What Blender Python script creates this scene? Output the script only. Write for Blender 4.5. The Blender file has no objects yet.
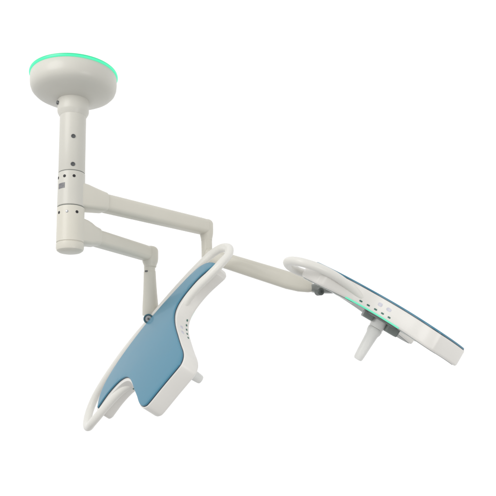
import bpy, bmesh, math, random
from mathutils import Vector, Matrix
random.seed(4)
PI = math.pi
C = bpy.context.scene.collection
sc = bpy.context.scene
UP = 1.5                                     # height of the lens above the floor

# ------------------------------------------------------------------ camera
PITCH, ROLL, FPX = 0.239251, -0.0404743, 675.089     # FPX: focal length for a picture 496 wide
w_ = Vector((0, math.cos(PITCH), math.sin(PITCH)))
u0 = Vector((0, -math.sin(PITCH), math.cos(PITCH)))
r0 = Vector((1, 0, 0))
r_ = r0*math.cos(ROLL) + u0*math.sin(ROLL)
u_ = -r0*math.sin(ROLL) + u0*math.cos(ROLL)
EYE = Vector((0, 0, UP))
cd = bpy.data.cameras.new('camera'); cam = bpy.data.objects.new('camera', cd); C.objects.link(cam)
cd.sensor_width = 36; cd.lens = 36*FPX/496; cd.clip_start = .05; cd.clip_end = 500
m = Matrix((r_, u_, -w_)).transposed().to_4x4(); m.translation = EYE; cam.matrix_world = m
sc.camera = cam

def ray(x, y): return w_ + r_*((x-248)/FPX) - u_*((y-248)/FPX)
def at(x, y, d): return EYE + ray(x, y)*d            # point seen at a pixel, d metres deep
def atz(x, y, z): q = ray(x, y); return EYE + q*((z-UP)/q.z)

# ------------------------------------------------------------------ materials
def mat(name, col, rough=.4, spec=.5, coat=0, bump=0, var=.03, metal=0, emit=None, estr=0, trans=0, sss=0):
    M = bpy.data.materials.new(name); M.use_nodes = True
    n = M.node_tree; N = n.nodes; b = N['Principled BSDF']
    b.inputs['Roughness'].default_value = rough; b.inputs['Metallic'].default_value = metal
    b.inputs['Specular IOR Level'].default_value = spec
    b.inputs['Coat Weight'].default_value = coat; b.inputs['Coat Roughness'].default_value = .08
    tc = N.new('ShaderNodeTexCoord'); no = N.new('ShaderNodeTexNoise')
    no.inputs['Scale'].default_value = 9; no.inputs['Detail'].default_value = 5
    n.links.new(tc.outputs['Object'], no.inputs['Vector'])
    cr = N.new('ShaderNodeMix'); cr.data_type = 'RGBA'
    cr.inputs[6].default_value = (*[c*(1-var) for c in col], 1); cr.inputs[7].default_value = (*[min(1, c*(1+var)) for c in col], 1)
    n.links.new(no.outputs['Fac'], cr.inputs[0]); n.links.new(cr.outputs[2], b.inputs['Base Color'])
    mr = N.new('ShaderNodeMapRange'); mr.inputs[3].default_value = max(.02, rough-.07); mr.inputs[4].default_value = rough+.07
    n.links.new(no.outputs['Fac'], mr.inputs[0]); n.links.new(mr.outputs[0], b.inputs['Roughness'])
    if bump:
        n2 = N.new('ShaderNodeTexNoise'); n2.inputs['Scale'].default_value = 260; n2.inputs['Detail'].default_value = 2
        n.links.new(tc.outputs['Object'], n2.inputs['Vector'])
        bp = N.new('ShaderNodeBump'); bp.inputs['Strength'].default_value = bump; bp.inputs['Distance'].default_value = .002
        n.links.new(n2.outputs['Fac'], bp.inputs['Height']); n.links.new(bp.outputs[0], b.inputs['Normal'])
    if emit:
        b.inputs['Emission Color'].default_value = (*emit, 1); b.inputs['Emission Strength'].default_value = estr
    if trans: b.inputs['Transmission Weight'].default_value = trans
    if sss:
        b.inputs['Subsurface Weight'].default_value = sss; b.inputs['Subsurface Radius'].default_value = (.02, .02, .02)
    return M

GREY   = mat('grey_white_enamel', (.555, .545, .497), .42, .35, bump=.05, coat=.08, var=.04)
CREAM  = mat('cream_enamel', (.61, .59, .52), .42, .35, bump=.05, coat=.08, var=.04)
WHITE  = mat('white_plastic', (.72, .705, .672), .40, .4, bump=.03, var=.02, coat=.08)
RAILW  = mat('white_rail_plastic', (.705, .695, .655), .42, .4, bump=.03, var=.02, coat=.08)
BLUE   = mat('blue_lacquer', (.072, .225, .325), .42, .22, coat=.22, var=.06)
NAVY   = mat('dark_blue_trim', (.03, .05, .075), .4)
HUBG   = mat('grey_green_plastic', (.20, .225, .215), .42)
DARK   = mat('dark_grey_plastic', (.10, .115, .11), .45)
MIDG   = mat('mid_grey_plastic', (.26, .275, .265), .45)
HOLE   = mat('black_recess', (.015, .015, .017), .6)
STEEL  = mat('brushed_steel', (.42, .43, .44), .35, metal=.8)
SCREW  = mat('dark_steel', (.12, .125, .13), .38, metal=.5)
TEAL   = mat('teal_anodised_ring', (.06, .15, .19), .3, metal=.3)
LABEL  = mat('grey_printed_label', (.24, .24, .26), .5)
INK    = mat('grey_ink', (.20, .20, .22), .5)
LILAC  = mat('pale_lilac_print', (.56, .56, .63), .4)
FROST  = mat('frosted_white_plastic', (.74, .74, .72), .42, .4, var=.02, sss=.15)
LENS   = mat('frosted_lens', (.62, .66, .64), .25, .5)
PGREEN = mat('dark_green_key', (.014, .11, .085), .4)
GREEN  = mat('green_ring_light', (.01, .08, .05), .4, emit=(.015, .60, .24), estr=1.0)
GREEN3 = mat('bright_ring_light', (.01, .08, .05), .4, emit=(.07, .87, .46), estr=1.0)
GREEN2 = mat('mint_strip_light', (.02, .10, .07), .4, emit=(.12, .80, .50), estr=1.0)

# ------------------------------------------------------------------ objects
def obj(name, bm, m, parent=None, M=None, label=None, smooth=32):
    me = bpy.data.meshes.new(name)
    bmesh.ops.recalc_face_normals(bm, faces=bm.faces)
    bm.to_mesh(me); bm.free(); me.materials.append(m)
    me.polygons.foreach_set('use_smooth', [True]*len(me.polygons)); me.set_sharp_from_angle(angle=math.radians(smooth))
    o = bpy.data.objects.new(name, me); C.objects.link(o)
    M = M or Matrix.Identity(4)
    if parent: o.parent = parent; o.matrix_local = M      # M is in the parent's own frame
    else: o.matrix_world = M
    if label: o['label'] = label
    return o

def lathe(prof, n=64, axis='z', bm=None, M=None):
    """prof: (radius, height) from one end to the other."""
    bm = bm or bmesh.new(); M = M or Matrix.Identity(4); rings = []
    for r, z in prof:
        if r < 1e-6: rings.append([bm.verts.new(M @ Vector((0, 0, z)))])
        else: rings.append([bm.verts.new(M @ Vector((r*math.cos(2*PI*k/n), r*math.sin(2*PI*k/n), z))) for k in range(n)])
    for a, b in zip(rings, rings[1:]):
        for k in range(n):
            l = (k+1) % n
            if len(a) == 1 and len(b) == 1: continue
            if len(a) == 1: bm.faces.new((a[0], b[k], b[l]))
            elif len(b) == 1: bm.faces.new((a[k], b[0], a[l]))
            else: bm.faces.new((a[k], b[k], b[l], a[l]))
    for rg in (rings[0], rings[-1]):
        if len(rg) > 1: bm.faces.new(rg)
    return bm

def rrect(w, h, r, n=5):
    r = min(r, w/2-1e-4, h/2-1e-4); out = []
    for cx, cy, a in ((w/2-r, h/2-r, 0), (-w/2+r, h/2-r, PI/2), (-w/2+r, -h/2+r, PI), (w/2-r, -h/2+r, 1.5*PI)):
        for k in range(n+1):
            t = a + PI/2*k/n; out.append((cx+r*math.cos(t), cy+r*math.sin(t)))
    return out

def loft(secs, bm=None, caps=True):
    """secs: lists of points, equal counts."""
    bm = bm or bmesh.new()
    R = [[bm.verts.new(p) for p in s] for s in secs]
    for a, b in zip(R, R[1:]):
        for k in range(len(a)):
            l = (k+1) % len(a); bm.faces.new((a[k], a[l], b[l], b[k]))
    if caps: bm.faces.new(R[0]); bm.faces.new(R[-1])
    return bm

def beam(stations, up=Vector((0, 0, 1))):
    """stations: (point, width, height, corner radius): rounded box beam."""
    secs = []
    d = (stations[-1][0]-stations[0][0]).normalized(); side = d.cross(up).normalized(); v = side.cross(d)
    for p, w, h, r in stations: secs.append([p + side*a + v*b for a, b in rrect(w, h, r)])
    return loft(secs)

def spline(pts, n=8, closed=False):
    """Catmull-Rom through points."""
    P = [Vector(p) for p in pts]; out = []; N = len(P)
    for i in range(N if closed else N-1):
        g = lambda k: P[k % N] if closed else P[max(0, min(N-1, k))]
        a, b, c, d = g(i-1), g(i), g(i+1), g(i+2)
        for k in range(n):
            t = k/n
            out.append(.5*((2*b)+(c-a)*t+(2*a-5*b+4*c-d)*t*t+(3*b-a-3*c+d)*t**3))
    if not closed: out.append(P[-1])
    return out

def tube(path, ra, rb, n=20, up=Vector((0, 0, 1))):
    """swept ellipse: ra sideways, rb along up (numbers or functions of 0..1)."""
    secs = []; N = len(path)
    for i, p in enumerate(path):
        t = (path[min(N-1, i+1)]-path[max(0, i-1)]).normalized(); s = t.cross(up).normalized(); v = s.cross(t)
        A = ra(i/(N-1)) if callable(ra) else ra; B = rb(i/(N-1)) if callable(rb) else rb
        secs.append([p + s*(A*math.cos(2*PI*k/n)) + v*(B*math.sin(2*PI*k/n)) for k in range(n)])
    return loft(secs)

def frame(z, x=None):
    """rotation whose z axis is z."""
    z = z.normalized(); x = x or (Vector((1, 0, 0)) if abs(z.x) < .8 else Vector((0, 1, 0)))
    y = z.cross(x).normalized(); x = y.cross(z)
    return Matrix((x, y, z)).transposed()
def place(p, R): M = R.to_4x4(); M.translation = p; return M

# ------------------------------------------------------------------ where it hangs: the photograph shows nothing but white round it
RINGC = Vector((-.70734, 2.60121, 1.42265+UP))
# ------------------------------------------------------------------ the surgical light
root = bpy.data.objects.new('surgical_light', None); C.objects.link(root); root.location = RINGC
root['label'] = 'cream ceiling surgical light with two blue and white lamp heads on swivel arms'
root['category'] = 'surgical light'
def part(name, bm, m, label=None, M=None, parent=None, smooth=32):
    """bm in world coordinates unless M is given"""
    if parent is None and M is None:
        bmesh.ops.translate(bm, verts=bm.verts, vec=-RINGC)
    return obj(name, bm, m, parent or root, M, label, smooth)
def zrow(y, x): # height of a pixel row on the column's axis
    q = ray(x, y); return UP + q.z*RINGC.y/q.y
AX = lambda z: Vector((RINGC.x, RINGC.y, z))
TOCAM = math.atan2(-RINGC.y, -RINGC.x)                  # azimuth from the column to the lens
def around(alpha, r, z):                                # alpha: degrees to the right of the lens direction
    t = TOCAM + math.radians(alpha); n = Vector((math.cos(t), math.sin(t), 0)); return AX(z) + n*r, n

# canopy (local to root: z=0 is the ceiling)
prof = [(0, -.014)] + [(.176, -.014), (.1778, -.018), (.1778, -.045), (.1765, -.062), (.171, -.078), (.160, -.090), (.143, -.100), (.118, -.109), (.09, -.118), (.064, -.126), (.0, -.126)]
mount = obj('ceiling_mount', lathe(prof, 96), GREY, root)
obj('light_ring', lathe([(0, -.001), (.179, -.001), (.181, -.003), (.181, -.0064), (0, -.0064)], 96), GREEN, mount)
obj('light_line', lathe([(0, -.0065), (.1822, -.0065), (.1822, -.0105), (.1805, -.0139), (0, -.0139)], 96), GREEN3, mount)
zc = -.126
col_top = zrow(112, 73)-RINGC.z
collar = obj('collar', lathe([(.0, zc+.004), (.062, zc+.004), (.064, zc), (.064, col_top-.001), (.0625, col_top-.007), (.0535, col_top-.024), (0, col_top-.024)], 64), GREY, mount)
p, n = around(-72, .065, zrow(106.5, 59)); 
b_ = lathe([(0, -.004), (.0085, -.004), (.0085, .004), (.007, .006), (0, .006)], 20); obj('set_screw', b_, SCREW, mount, place(p-RINGC, frame(n)))

# column and its two swivel sleeves
Z = {k: zrow(k, x)-RINGC.z for k, x in ((141, 73), (168.5, 72.5), (174, 72), (180, 72), (189, 72), (208, 71), (215, 71), (243.5, 70.3), (244.8, 70.3), (250, 70), (255.5, 70))}
Rc = .0532
col = obj('column', lathe([(0, col_top-.01), (Rc, col_top-.01), (Rc, Z[174]+.004), (Rc-.0015, Z[174]+.0015), (0, Z[174]+.0015)], 64), GREY, root)
for k, a in ((141, 3), (168.5, 4)):
    p, n = around(a, Rc, Z[k]+RINGC.z)
    s = lathe([(0, -.004), (.0090, -.004), (.0090, .0006), (.0079, .0024), (.0058, .0024), (.0047, .0006), (0, .0006)], 28)
    obj('screw', s, SCREW, col, place(p-RINGC, frame(n)))
sleeves = []
for top, bot, hr, alphas, zb in ((174, 208, 180, (-72, -31, 10), Z[208]+.0015), (208, 243.5, 215, (-57, -16, 26), Z[243.5]+.0015)):
    t, b = Z[top]-.0015, zb; R = Rc+.0008
    s = obj('swivel_sleeve', lathe([(0, t), (R-.002, t), (R, t-.002), (R, b+.002), (R-.002, b), (0, b)], 64), GREY if top == 174 else CREAM, root)
    for a in alphas:
        p, n = around(a, R, Z[hr]+RINGC.z)
        steel = (top == 208 and a == -16)
        h = lathe([(0, -.003), (.0062, -.003), (.0062, .0003), (.0045, .0009), (.004, .0002), (0, .0002)] if not steel else [(0, -.003), (.0055, -.003), (.0055, .0006), (.004, .0014), (0, .0014)], 20)
        obj('grub_screw', h, STEEL if steel else HOLE, s, place(p-RINGC, frame(n)))
    sleeves.append(s)
    # dark seam ring above each sleeve
    obj('seam', lathe([(0, t+.0029), (Rc-.0022, t+.0029), (Rc-.0022, t), (0, t)], 48), DARK, s)
# printed plate on the upper sleeve
bm = bmesh.new(); N = 10; g = []
for i in range(N+1):
    a = -66 + 38*i/N; zz = Z[189]+RINGC.z
    p0, n = around(a, Rc+.0012, zz-.0115); p1, n = around(a, Rc+.0012, zz+.0115); g.append((bm.verts.new(p0-RINGC), bm.verts.new(p1-RINGC)))
for a, b in zip(g, g[1:]): bm.faces.new((a[0], b[0], b[1], a[1]))
bmesh.ops.solidify(bm, geom=bm.faces[:], thickness=.0008)
pl = obj('printed_label', bm, mat('pale_grey_label', (.42, .42, .43), .5), sleeves[0])
bm = bmesh.new()
for row, (a0, a1, hh) in enumerate(((-63, -44, .0045), (-60, -34, .0032), (-63, -40, .0032))):
    zz = Z[189]+RINGC.z + (.0065, -.0005, -.0065)[row]; a = a0
    while a < a1:
        w = random.uniform(2, 4.5)
        vs = [bm.verts.new(around(x, Rc+.0016, zz+s*hh/2)[0]-RINGC) for x, s in ((a, -1), (a+w, -1), (a+w, 1), (a, 1))]
        bm.faces.new(vs); a += w + 1.2
obj('print', bm, INK, sleeves[0])
t = Z[243.5]-.0015
obj('end_cap', lathe([(0, t+.0035), (Rc-.002, t+.0035), (Rc-.002, t), (Rc+.001, t-.001), (Rc+.001, t-.020), (Rc-.002, t-.028), (Rc-.010, t-.034), (Rc-.022, t-.037), (0, t-.038)], 64), CREAM, root)

# ---- arms
def arm(zmid, end, hb, ha, wa, hub_r, hub_drop, m, rstart=.16):
    """bracket blending out of the sleeve, straight box arm, rounded elbow hub"""
    o = AX(zmid); d = (end-o); d.z = 0; L = d.length; d.normalize(); P = lambda s: o + d*s
    a = beam([(P(rstart-.03), wa-.006, ha-.006, .016), (P(rstart+.01), wa, ha, .02), (P(L-.05), wa, ha, .022), (P(L-.01), wa, ha, .024)])
    br = beam([(P(.02), .098, hb, .012), (P(.058), .094, hb*.985, .014), (P(.085), .088, hb*.93, .016), (P(rstart-.035), .080, ha+.012, .018), (P(rstart-.006), .077, ha+.005, .018), (P(rstart-.001), .073, ha+.001, .018)])
    return a, br, P(L)
z1 = UP + .8832; z2 = UP + .7365
E1 = atz(206.3, 227.4, z1); E2 = atz(149.3, 254.2, z2)
a1, b1, _ = arm(z1, E1, .103, .076, .066, .04, .1, CREAM)
upper = part('extension_arm', a1, CREAM, 'long upper arm reaching to the right hand lamp head')
part('arm_bracket', b1, CREAM)
a2, b2, _ = arm(z2, E2, .103, .070, .062, .036, .1, CREAM, .15)
lower = part('extension_arm', a2, CREAM, 'short lower arm carrying the left hand lamp head')
part('arm_bracket', b2, CREAM)
def elbow(c, r, top, bot, rb):
    e = .024
    pr = [(0, top)] + [(r-e+e*math.sin(t*PI/16), top-e+e*math.cos(t*PI/16)) for t in range(1, 9)] + [(r, -.012), (r*.985, -.026), (r*.94, -.038)]
    pr += [(rb+.0006+(r*.94-rb)*(1-t)**1.6, -.038+(bot+.038)*t) for t in (.25, .5, .75, 1)] + [(0, bot)]
    return part('elbow', lathe(pr, 48, M=Matrix.Translation(c)), CREAM)
elbow(E1, .0335, .039, -.066, .0262); elbow(E2 + Vector((.004, 0, 0)), .0375, .0365, -.062, .0272)

# ---- the drop post of the upper arm and the spring arm
S0 = Vector((E1.x, E1.y, atz(207, 254, z1).z)); 
zlow = UP + (ray(206, 255)*((E1.y)/ray(206, 255).y)).z
H1 = Vector((E1.x, E1.y, zlow))
part('drop_post', lathe([(0, E1.z-.05), (.0262, E1.z-.05), (.0262, H1.z-.02), (0, H1.z-.02)], 40, M=Matrix.Translation(Vector((E1.x, E1.y, 0)))), CREAM)
elbow(H1, .0264, .036, -.05, .020)
J2 = at(312.5, 288.0, 3.07)
d = J2-H1; L = d.length; d.normalize()
part('spring_arm', beam([(H1+d*.0, .062, .070, .02), (H1+d*.06, .064, .072, .022), (H1+d*(L*.5), .066, .077, .022), (H1+d*(L-.12), .066, .080, .022), (H1+d*(L-.06), .06, .070, .022), (H1+d*(L-.015), .05, .050, .02), (H1+d*(L+.006), .04, .032, .015)]), CREAM)

# ---- lamp heads: one symmetric design in local metres, u along the wings, v out along the lobe, w up through the blue cover
KAP, KV, V0 = .140, .139, .15                 # the head droops towards its ends
def droop(x, y): return KAP*x*x + KV*(y-V0)**2
LOBE = [(.131, .43), (.1293, .477), (.1225, .508), (.1075, .529), (.084, .537), (0, .538)]
HALF = [(0, -.046), (.10, -.043), (.20, -.039), (.28, -.035), (.345, -.021), (.385, .015), (.410, .066), (.424, .122),
        (.398, .107), (.36, .090), (.31, .082), (.25, .093), (.205, .108), (.172, .138), (.152, .185), (.140, .26), (.135, .35)] + LOBE
HALF2 = [(0, -.046), (.10, -.042), (.20, -.034), (.27, -.022), (.325, .004), (.356, .038), (.374, .082), (.382, .126),
        (.36, .126), (.335, .127), (.300, .131), (.251, .146), (.208, .168), (.172, .204), (.152, .248), (.142, .30), (.1365, .37)] + LOBE
BLOBE = [(.136, .43), (.1343, .478), (.1270, .511), (.1110, .533), (.086, .542), (0, .543)]
BODY = [(0, -.054), (.1, -.052), (.2, -.047), (.28, -.042), (.345, -.026), (.392, .016), (.412, .07), (.408, .116),
        (.390, .126), (.35, .121), (.31, .115), (.262, .118), (.217, .132), (.182, .158), (.160, .199), (.146, .265), (.140, .355)] + BLOBE
BODY2 = [(0, -.054), (.1, -.051), (.2, -.043), (.28, -.034), (.345, -.010), (.385, .026), (.401, .08), (.398, .128),
        (.380, .143), (.345, .149), (.305, .154), (.258, .168), (.216, .188), (.180, .220), (.159, .260), (.148, .31), (.1415, .375)] + BLOBE
def offset(poly, d):
    out = []; n = len(poly)
    for i in range(n):
        a, b, c = Vector(poly[i-1]), Vector(poly[i]), Vector(poly[(i+1) % n])
        t1 = (b-a).normalized(); t2 = (c-b).normalized(); n1 = Vector((t1.y, -t1.x)); n2 = Vector((t2.y, -t2.x))
        k = n1+n2; k = k/max(.35, k.dot(n1)); k = k*min(1, 1.6/max(k.length, 1e-6)); out.append(tuple(b+k*d))
    return out
def fine(H, H2):
    # keep the wing tips crisp, smooth the rest; H2 is the wing on the +u side
    def half(H):
        A = spline([(x, y, 0) for x, y in H[:8]], 5); B = spline([(x, y, 0) for x, y in H[7:]], 5)
        return [(p.x, p.y) for p in A[:-1]] + [(p.x, p.y) for p in B]
    return half(H2) + [(-x, y) for x, y in reversed(half(H)[1:-1])]
OUT = fine(HALF, HALF2); BOUT = fine(BODY, BODY2)
def bend(bm):
    for v in bm.verts: v.co.z -= droop(v.co.x, v.co.y)
    return bm
def slab(poly, w0, w1, bev_top=0, bev_bot=0, seg=3):
    bm = bmesh.new()
    lo = [bm.verts.new((x, y, w0)) for x, y in poly]; hi = [bm.verts.new((x, y, w1)) for x, y in poly]
    fl = bm.faces.new(lo); fh = bm.faces.new(hi); n = len(poly)
    for k in range(n): bm.faces.new((lo[k], lo[(k+1) % n], hi[(k+1) % n], hi[k]))
    bmesh.ops.recalc_face_normals(bm, faces=bm.faces)
    if bev_top: bmesh.ops.bevel(bm, geom=list(fh.edges), offset=bev_top, segments=seg, profile=.5, affect='EDGES')
    if bev_bot:
        bm.faces.ensure_lookup_table(); f = min(bm.faces, key=lambda f: f.calc_center_median().z - (10 if abs(f.normal.z) > .9 else 0))
        bmesh.ops.bevel(bm, geom=list(f.edges), offset=bev_bot, segments=seg, profile=.5, affect='EDGES')
    for k in range(-14, 15):
        bmesh.ops.bisect_plane(bm, geom=bm.verts[:]+bm.edges[:]+bm.faces[:], plane_co=(k*.03+.0007, 0, 0), plane_no=(1, 0, 0), dist=1e-6)
    for k in range(-3, 19):
        bmesh.ops.bisect_plane(bm, geom=bm.verts[:]+bm.edges[:]+bm.faces[:], plane_co=(0, k*.03+.0013, 0), plane_no=(0, 1, 0), dist=1e-6)
    return bend(bm)
def arclen_path(side):
    """outer wall of the waist on one side, from wing to lobe, as (u, v) at even steps"""
    W = BOUT; W = [p for p in W if p[0]*side > .125 and .07 < p[1] < .47 and abs(p[0]) < .37]
    W.sort(key=lambda p: -(abs(p[0])) + p[1]*1.5)
    return W
def walk(path, s):
    for a, b in zip(path, path[1:]):
        A, B = Vector(a), Vector(b); l = (B-A).length
        if s <= l: return A+(B-A)*(s/l), (B-A).normalized()
        s -= l
    return Vector(path[-1]), (Vector(path[-1])-Vector(path[-2])).normalized()
def onwall(path, s, w, side):
    p, t = walk(path, s); n = Vector((t.y, -t.x))*side
    if n.y < 0 and abs(n.y) > abs(n.x): n = -n
    if abs(n.x) >= abs(n.y) and n.x*side < 0: n = -n
    return Vector((p.x, p.y, w - droop(p.x, p.y))), Vector((t.x, t.y, -2*KAP*p.x*t.x-2*KV*(p.y-V0)*t.y)).normalized(), Vector((n.x, n.y, 0))
def chip(p, t, n, w, h, d, bm=None, rr=.002):
    bm = bm or bmesh.new(); v = n.cross(t).normalized()
    prof = rrect(w, h, rr, 4)
    loft([[p + t*a + v*b - n*.003 for a, b in prof], [p + t*a + v*b + n*(d-.0005) for a, b in prof], [p + t*a*.92 + v*b*.92 + n*d for a, b in prof]], bm)
    return bm

def lamp_head(T, L, W, n, label, dips):
    M = Matrix((-L, W, n)).transposed().to_4x4(); M.translation = T-RINGC
    body = slab(BOUT, -.081, -.009, .003, .011, 4)
    h = obj('lamp_head', body, WHITE, root, M, label, 40)
    obj('trim', slab(offset(OUT, .0012), -.0089, -.0062), NAVY, h)
    obj('cover_panel', slab(OUT, -.0061, 0, .0034, 0, 4), BLUE, h, smooth=50)
    # hand rail: one tube round both wings
    legB = [(.474, .090, -.024), (.447, .120, -.016), (.41, .133, -.014), (.36, .1325, -.014), (.31, .126, -.015), (.265, .121, -.018), (.225, .118, -.023), (.19, .119, -.033), (.16, .120, -.046)]
    legA = [(.10, -.100, -.022), (.20, -.104, -.022), (.30, -.107, -.022), (.38, -.105, -.022), (.43, -.096, -.023), (.472, -.066, -.026), (.493, -.012, -.029), (.492, .040, -.029)]
    legB2 = [(.488, .092, -.026), (.452, .126, -.019), (.41, .146, -.018), (.36, .156, -.020), (.31, .160, -.025), (.265, .164, -.031), (.225, .172, -.038), (.19, .184, -.047)]
    legA2 = [(.10, -.104, -.020), (.20, -.110, -.019), (.30, -.112, -.019), (.38, -.111, -.020), (.445, -.100, -.022), (.495, -.066, -.026), (.516, -.012, -.029), (.512, .044, -.029)]
    low = [(.10, -.096, -.026), (.18, -.086, -.045), (.25, -.072, -.060), (.32, -.060, -.068), (.39, -.045, -.066), (.435, -.025, -.059), (.470, .005, -.048), (.488, .046, -.036)]   # that head's rail dips on the hinge side of one wing
    path = [(-x, y, z) for x, y, z in reversed(legA+legB)] + [(0, -.098, -.022)] + (low if dips else legA2) + legB2
    path = spline(path, 6)
    for p in path: p.z -= droop(p.x, p.y)
    obj('hand_rail', tube(path, .0208, .0176, 24), RAILW, h)
    # underside: dark inner plate, hub, lens bezels
    obj('lower_plate', slab(offset(BOUT, -.014), -.0828, -.0811, 0, .0006), MIDG, h)
    hubz = -.0829
    hb = lathe([(0, hubz), (.080, hubz), (.080, hubz-.006), (.076, hubz-.010), (0, hubz-.010)], 56)
    dv = Vector((-.70, .714, 0)); sv = Vector((.714, .70, 0))
    for k, c, ln, dp in ((1, .060, .058, .037), (-1, .056, .046, .030)):         # two housings, one on each side of the handle
        prof = rrect(ln, .085, .010); p0 = dv*(k*c)
        loft([[p0 + (dv*a + sv*b)*f + Vector((0, 0, hubz-z)) for a, b in prof] for f, z in ((1, .005), (1, dp-.005), (.9, dp))], hb)
    obj('handle_base', hb, HUBG, h, Matrix.Translation((.008, .195, 0)))
    obj('collar', lathe([(0, hubz-.0101), (.0345, hubz-.0101), (.0345, hubz-.030), (.031, hubz-.036), (.0305, hubz-.0455), (0, hubz-.0455)], 44), FROST, h, Matrix.Translation((.008, .195, 0)))
    hz = hubz-.0465
    obj('handle', lathe([(0, hz), (.029, hz), (.0315, hz-.006), (.0305, hz-.02), (.026, hz-.03), (.0235, hz-.07), (.0215, hz-.118), (.0195, hz-.146), (.017, hz-.152), (.010, hz-.154), (0, hz-.154)], 40), FROST, h, Matrix.Translation((.008, .195, 0)))
    for cx, cy, rr in ((0, .40, .082), (.235, .022, .046), (-.235, .022, .046), (.125, .05, .05), (-.125, .05, .05), (.325, .03, .036), (-.325, .03, .036)):
        zz = -.0829-droop(cx, cy)
        q = Matrix.Rotation(math.atan(2*KAP*cx), 4, 'Y') @ Matrix.Rotation(-math.atan(2*KV*(cy-V0)), 4, 'X')
        b = obj('lens', lathe([(0, .006), (rr, .006), (rr, -.0025), (rr-.003, -.004), (rr-.007, -.0035), (rr-.009, -.001), (rr*.5, -.003), (0, -.0035)], 44), LENS, h, Matrix.Translation((cx, cy, zz)) @ q)
    # control strip in both waists: keys, mint light line, pale print
    for side in (1, -1):
        pth = arclen_path(side); o_ = -.042 if side == 1 else 0; tot = sum((Vector(a)-Vector(b)).length for a, b in zip(pth, pth[1:]))
        for k in range(5):
            p, t, nn = onwall(pth, .225+o_+.034*k, -.0625, side)
            obj('key', chip(p, t, nn, .013, .0065, .0015), PGREEN, h)
        p, t, nn = onwall(pth, .300+o_, -.036, side); obj('print', chip(p, t, nn, .020, .015, .0009, rr=.006), LILAC, h)
        bm = bmesh.new()
        p, t, nn = onwall(pth, .343+o_, -.036, side); chip(p, t, nn, .024, .014, .0009, bm, .007)
        obj('print', bm, LILAC, h)
        pts = []; s = .16+o_
        while s < .43+o_:
            p, t, nn = onwall(pth, s, -.0785 if dips else -.0795, side); pts.append(p-nn*(.0012 if dips else .013)); s += .01
        obj('strip_light', tube(pts, .0022, .0030, 10), GREEN2, h)
    return h, M

def wv(a): return Vector(a)
T1 = EYE + Vector((-.4626, 2.9762, .3902)); L1 = Vector((.6638, -.2476, .7057)); W1 = Vector((.2073, -.8457, -.4917)); N1 = Vector((-.7186, -.4727, .5101))
T2 = EYE + Vector((.4938, 2.9848, .5316)); L2 = Vector((.6190, .7426, -.2555)); W2 = Vector((.5655, -.6473, -.5111)); N2 = Vector((.5450, -.1719, .8206))
head1, M1 = lamp_head(T1, L1, W1, N1, 'lamp head tipped up so its blue cover shows', False)
head2, M2 = lamp_head(T2, L2, W2, N2, 'lamp head seen from its edge with handle pointing down', True)

# ---- the two hinges
def loc(M, p): return (M @ Vector(p)) + RINGC
# left head: drop post from the elbow, widening to the pivot boss on the rail
PV = at(148.4, 318.8, 3.04)
top = E2 + Vector((.001, 0, -.058))
bot = at(150.6, 315.5, 3.115)
NP = lambda t, r: (top.lerp(bot, t), r)
st = [NP(0, .0258), NP(.10, .0258), NP(.105, .0275), NP(.3, .0290), NP(.55, .0320), NP(.8, .0362), NP(.97, .0375), NP(1, .036)]
d = (bot-top).normalized(); F = frame(d)
post = part('drop_post', loft([[p + F @ Vector((r*math.cos(2*PI*k/40), r*math.sin(2*PI*k/40), 0)) for k in range(40)] for p, r in st]), CREAM)
ax = top.lerp(bot, .12)
q = ax + Vector((-.0115, -.0262, 0))
bm = loft([[q + Vector((a, -.0012+o, b)) for a, b in rrect(.014, .0075, .002)] for o in (0, .004)])
part('release_slot', bm, SCREW)
fc = (EYE-PV).normalized()
Mp = place(PV-RINGC, frame(fc))
piv = obj('pivot', lathe([(0, -.07), (.017, -.07), (.0185, -.02), (.0215, -.016), (.0225, -.012), (.0225, .004), (.0205, .007), (.0165, .007), (.0155, .003), (0, .003)], 40), TEAL, root, Mp)
obj('pin', lathe([(0, .0031), (.0150, .0031), (.0140, .0060), (.0060, .0065), (0, .0065)], 32), STEEL, piv)
obj('bolt', lathe([(0, .0066), (.0050, .0066), (.0045, .0095), (0, .0095)], 20), DARK, piv)
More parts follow.
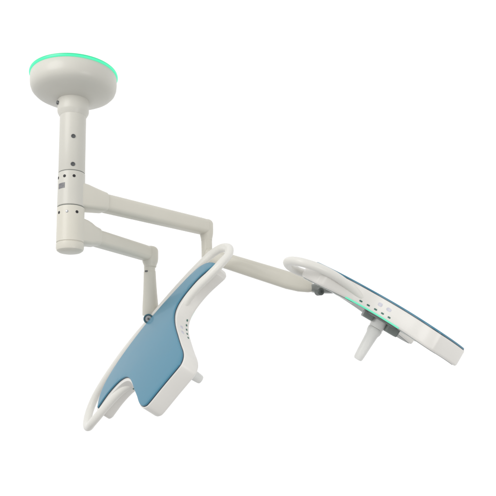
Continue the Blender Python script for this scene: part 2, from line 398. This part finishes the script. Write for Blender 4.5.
# right head: dark knuckle under the rail side
ka, kb = J2 + Vector((-.01, 0, 0)), loc(M2, (0, -.10, -.05))
obj_k = part('hinge', beam([(ka, .05, .03, .012), (ka.lerp(kb, .3), .055, .045, .014), (ka.lerp(kb, .7), .05, .05, .014), (kb, .045, .05, .014)]), MIDG)
KN = at(319.5, 291.8, 2.99)
part('hinge_knob', lathe([(0, -.022), (.014, -.022), (.0165, -.016), (.0165, .014), (.012, .019), (.006, .019), (.005, .015), (0, .015)], 32, M=place(KN, frame(Vector((.35, -.8, -.1))))), DARK)

# ------------------------------------------------------------------ light: bright white surroundings and two soft studio lamps
wd = bpy.data.worlds.new('World'); sc.world = wd; wd.use_nodes = True
nt = wd.node_tree; bg = nt.nodes['Background']
tc = nt.nodes.new('ShaderNodeTexCoord'); sp = nt.nodes.new('ShaderNodeSeparateXYZ'); nt.links.new(tc.outputs['Generated'], sp.inputs[0])
def ramp(sock, a, b, lo, hi):
    mr = nt.nodes.new('ShaderNodeMapRange'); mr.interpolation_type = 'SMOOTHSTEP'
    for k, v in zip((1, 2, 3, 4), (a, b, lo, hi)): mr.inputs[k].default_value = v
    nt.links.new(sock, mr.inputs[0]); return mr.outputs[0]
mu = nt.nodes.new('ShaderNodeMath'); mu.operation = 'MULTIPLY'
nt.links.new(ramp(sp.outputs['Y'], -.6, .25, .62, 1.0), mu.inputs[0])       # bright backdrop in front, dimmer room behind the lens
nt.links.new(ramp(sp.outputs['Z'], -.85, -.3, .62, 1.10), mu.inputs[1])     # dimmer towards the floor
nt.links.new(mu.outputs[0], bg.inputs['Strength']); bg.inputs['Color'].default_value = (1, 1, 1, 1)
def lamp(name, p, target, size, power, col=(1, 1, 1)):
    ld = bpy.data.lights.new(name, 'AREA'); ld.shape = 'DISK'; ld.size = size; ld.energy = power; ld.color = col
    o = bpy.data.objects.new(name, ld); C.objects.link(o); o.location = p
    o.rotation_euler = (Vector(target)-Vector(p)).to_track_quat('-Z', 'Y').to_euler(); return o
lamp('studio_lamp', (-2.2, .2, 3.6), (-.2, 2.9, 2.1), 2.2, 62, (1, .985, .96))
lamp('studio_lamp', (2.4, -.4, .6), (.2, 2.9, 2.0), 2.0, 45, (1, .985, .96))

sc.view_settings.view_transform = 'Standard'; sc.view_settings.look = 'None'; sc.view_settings.exposure = 0; sc.view_settings.gamma = 1
sc.cycles.use_denoising = True
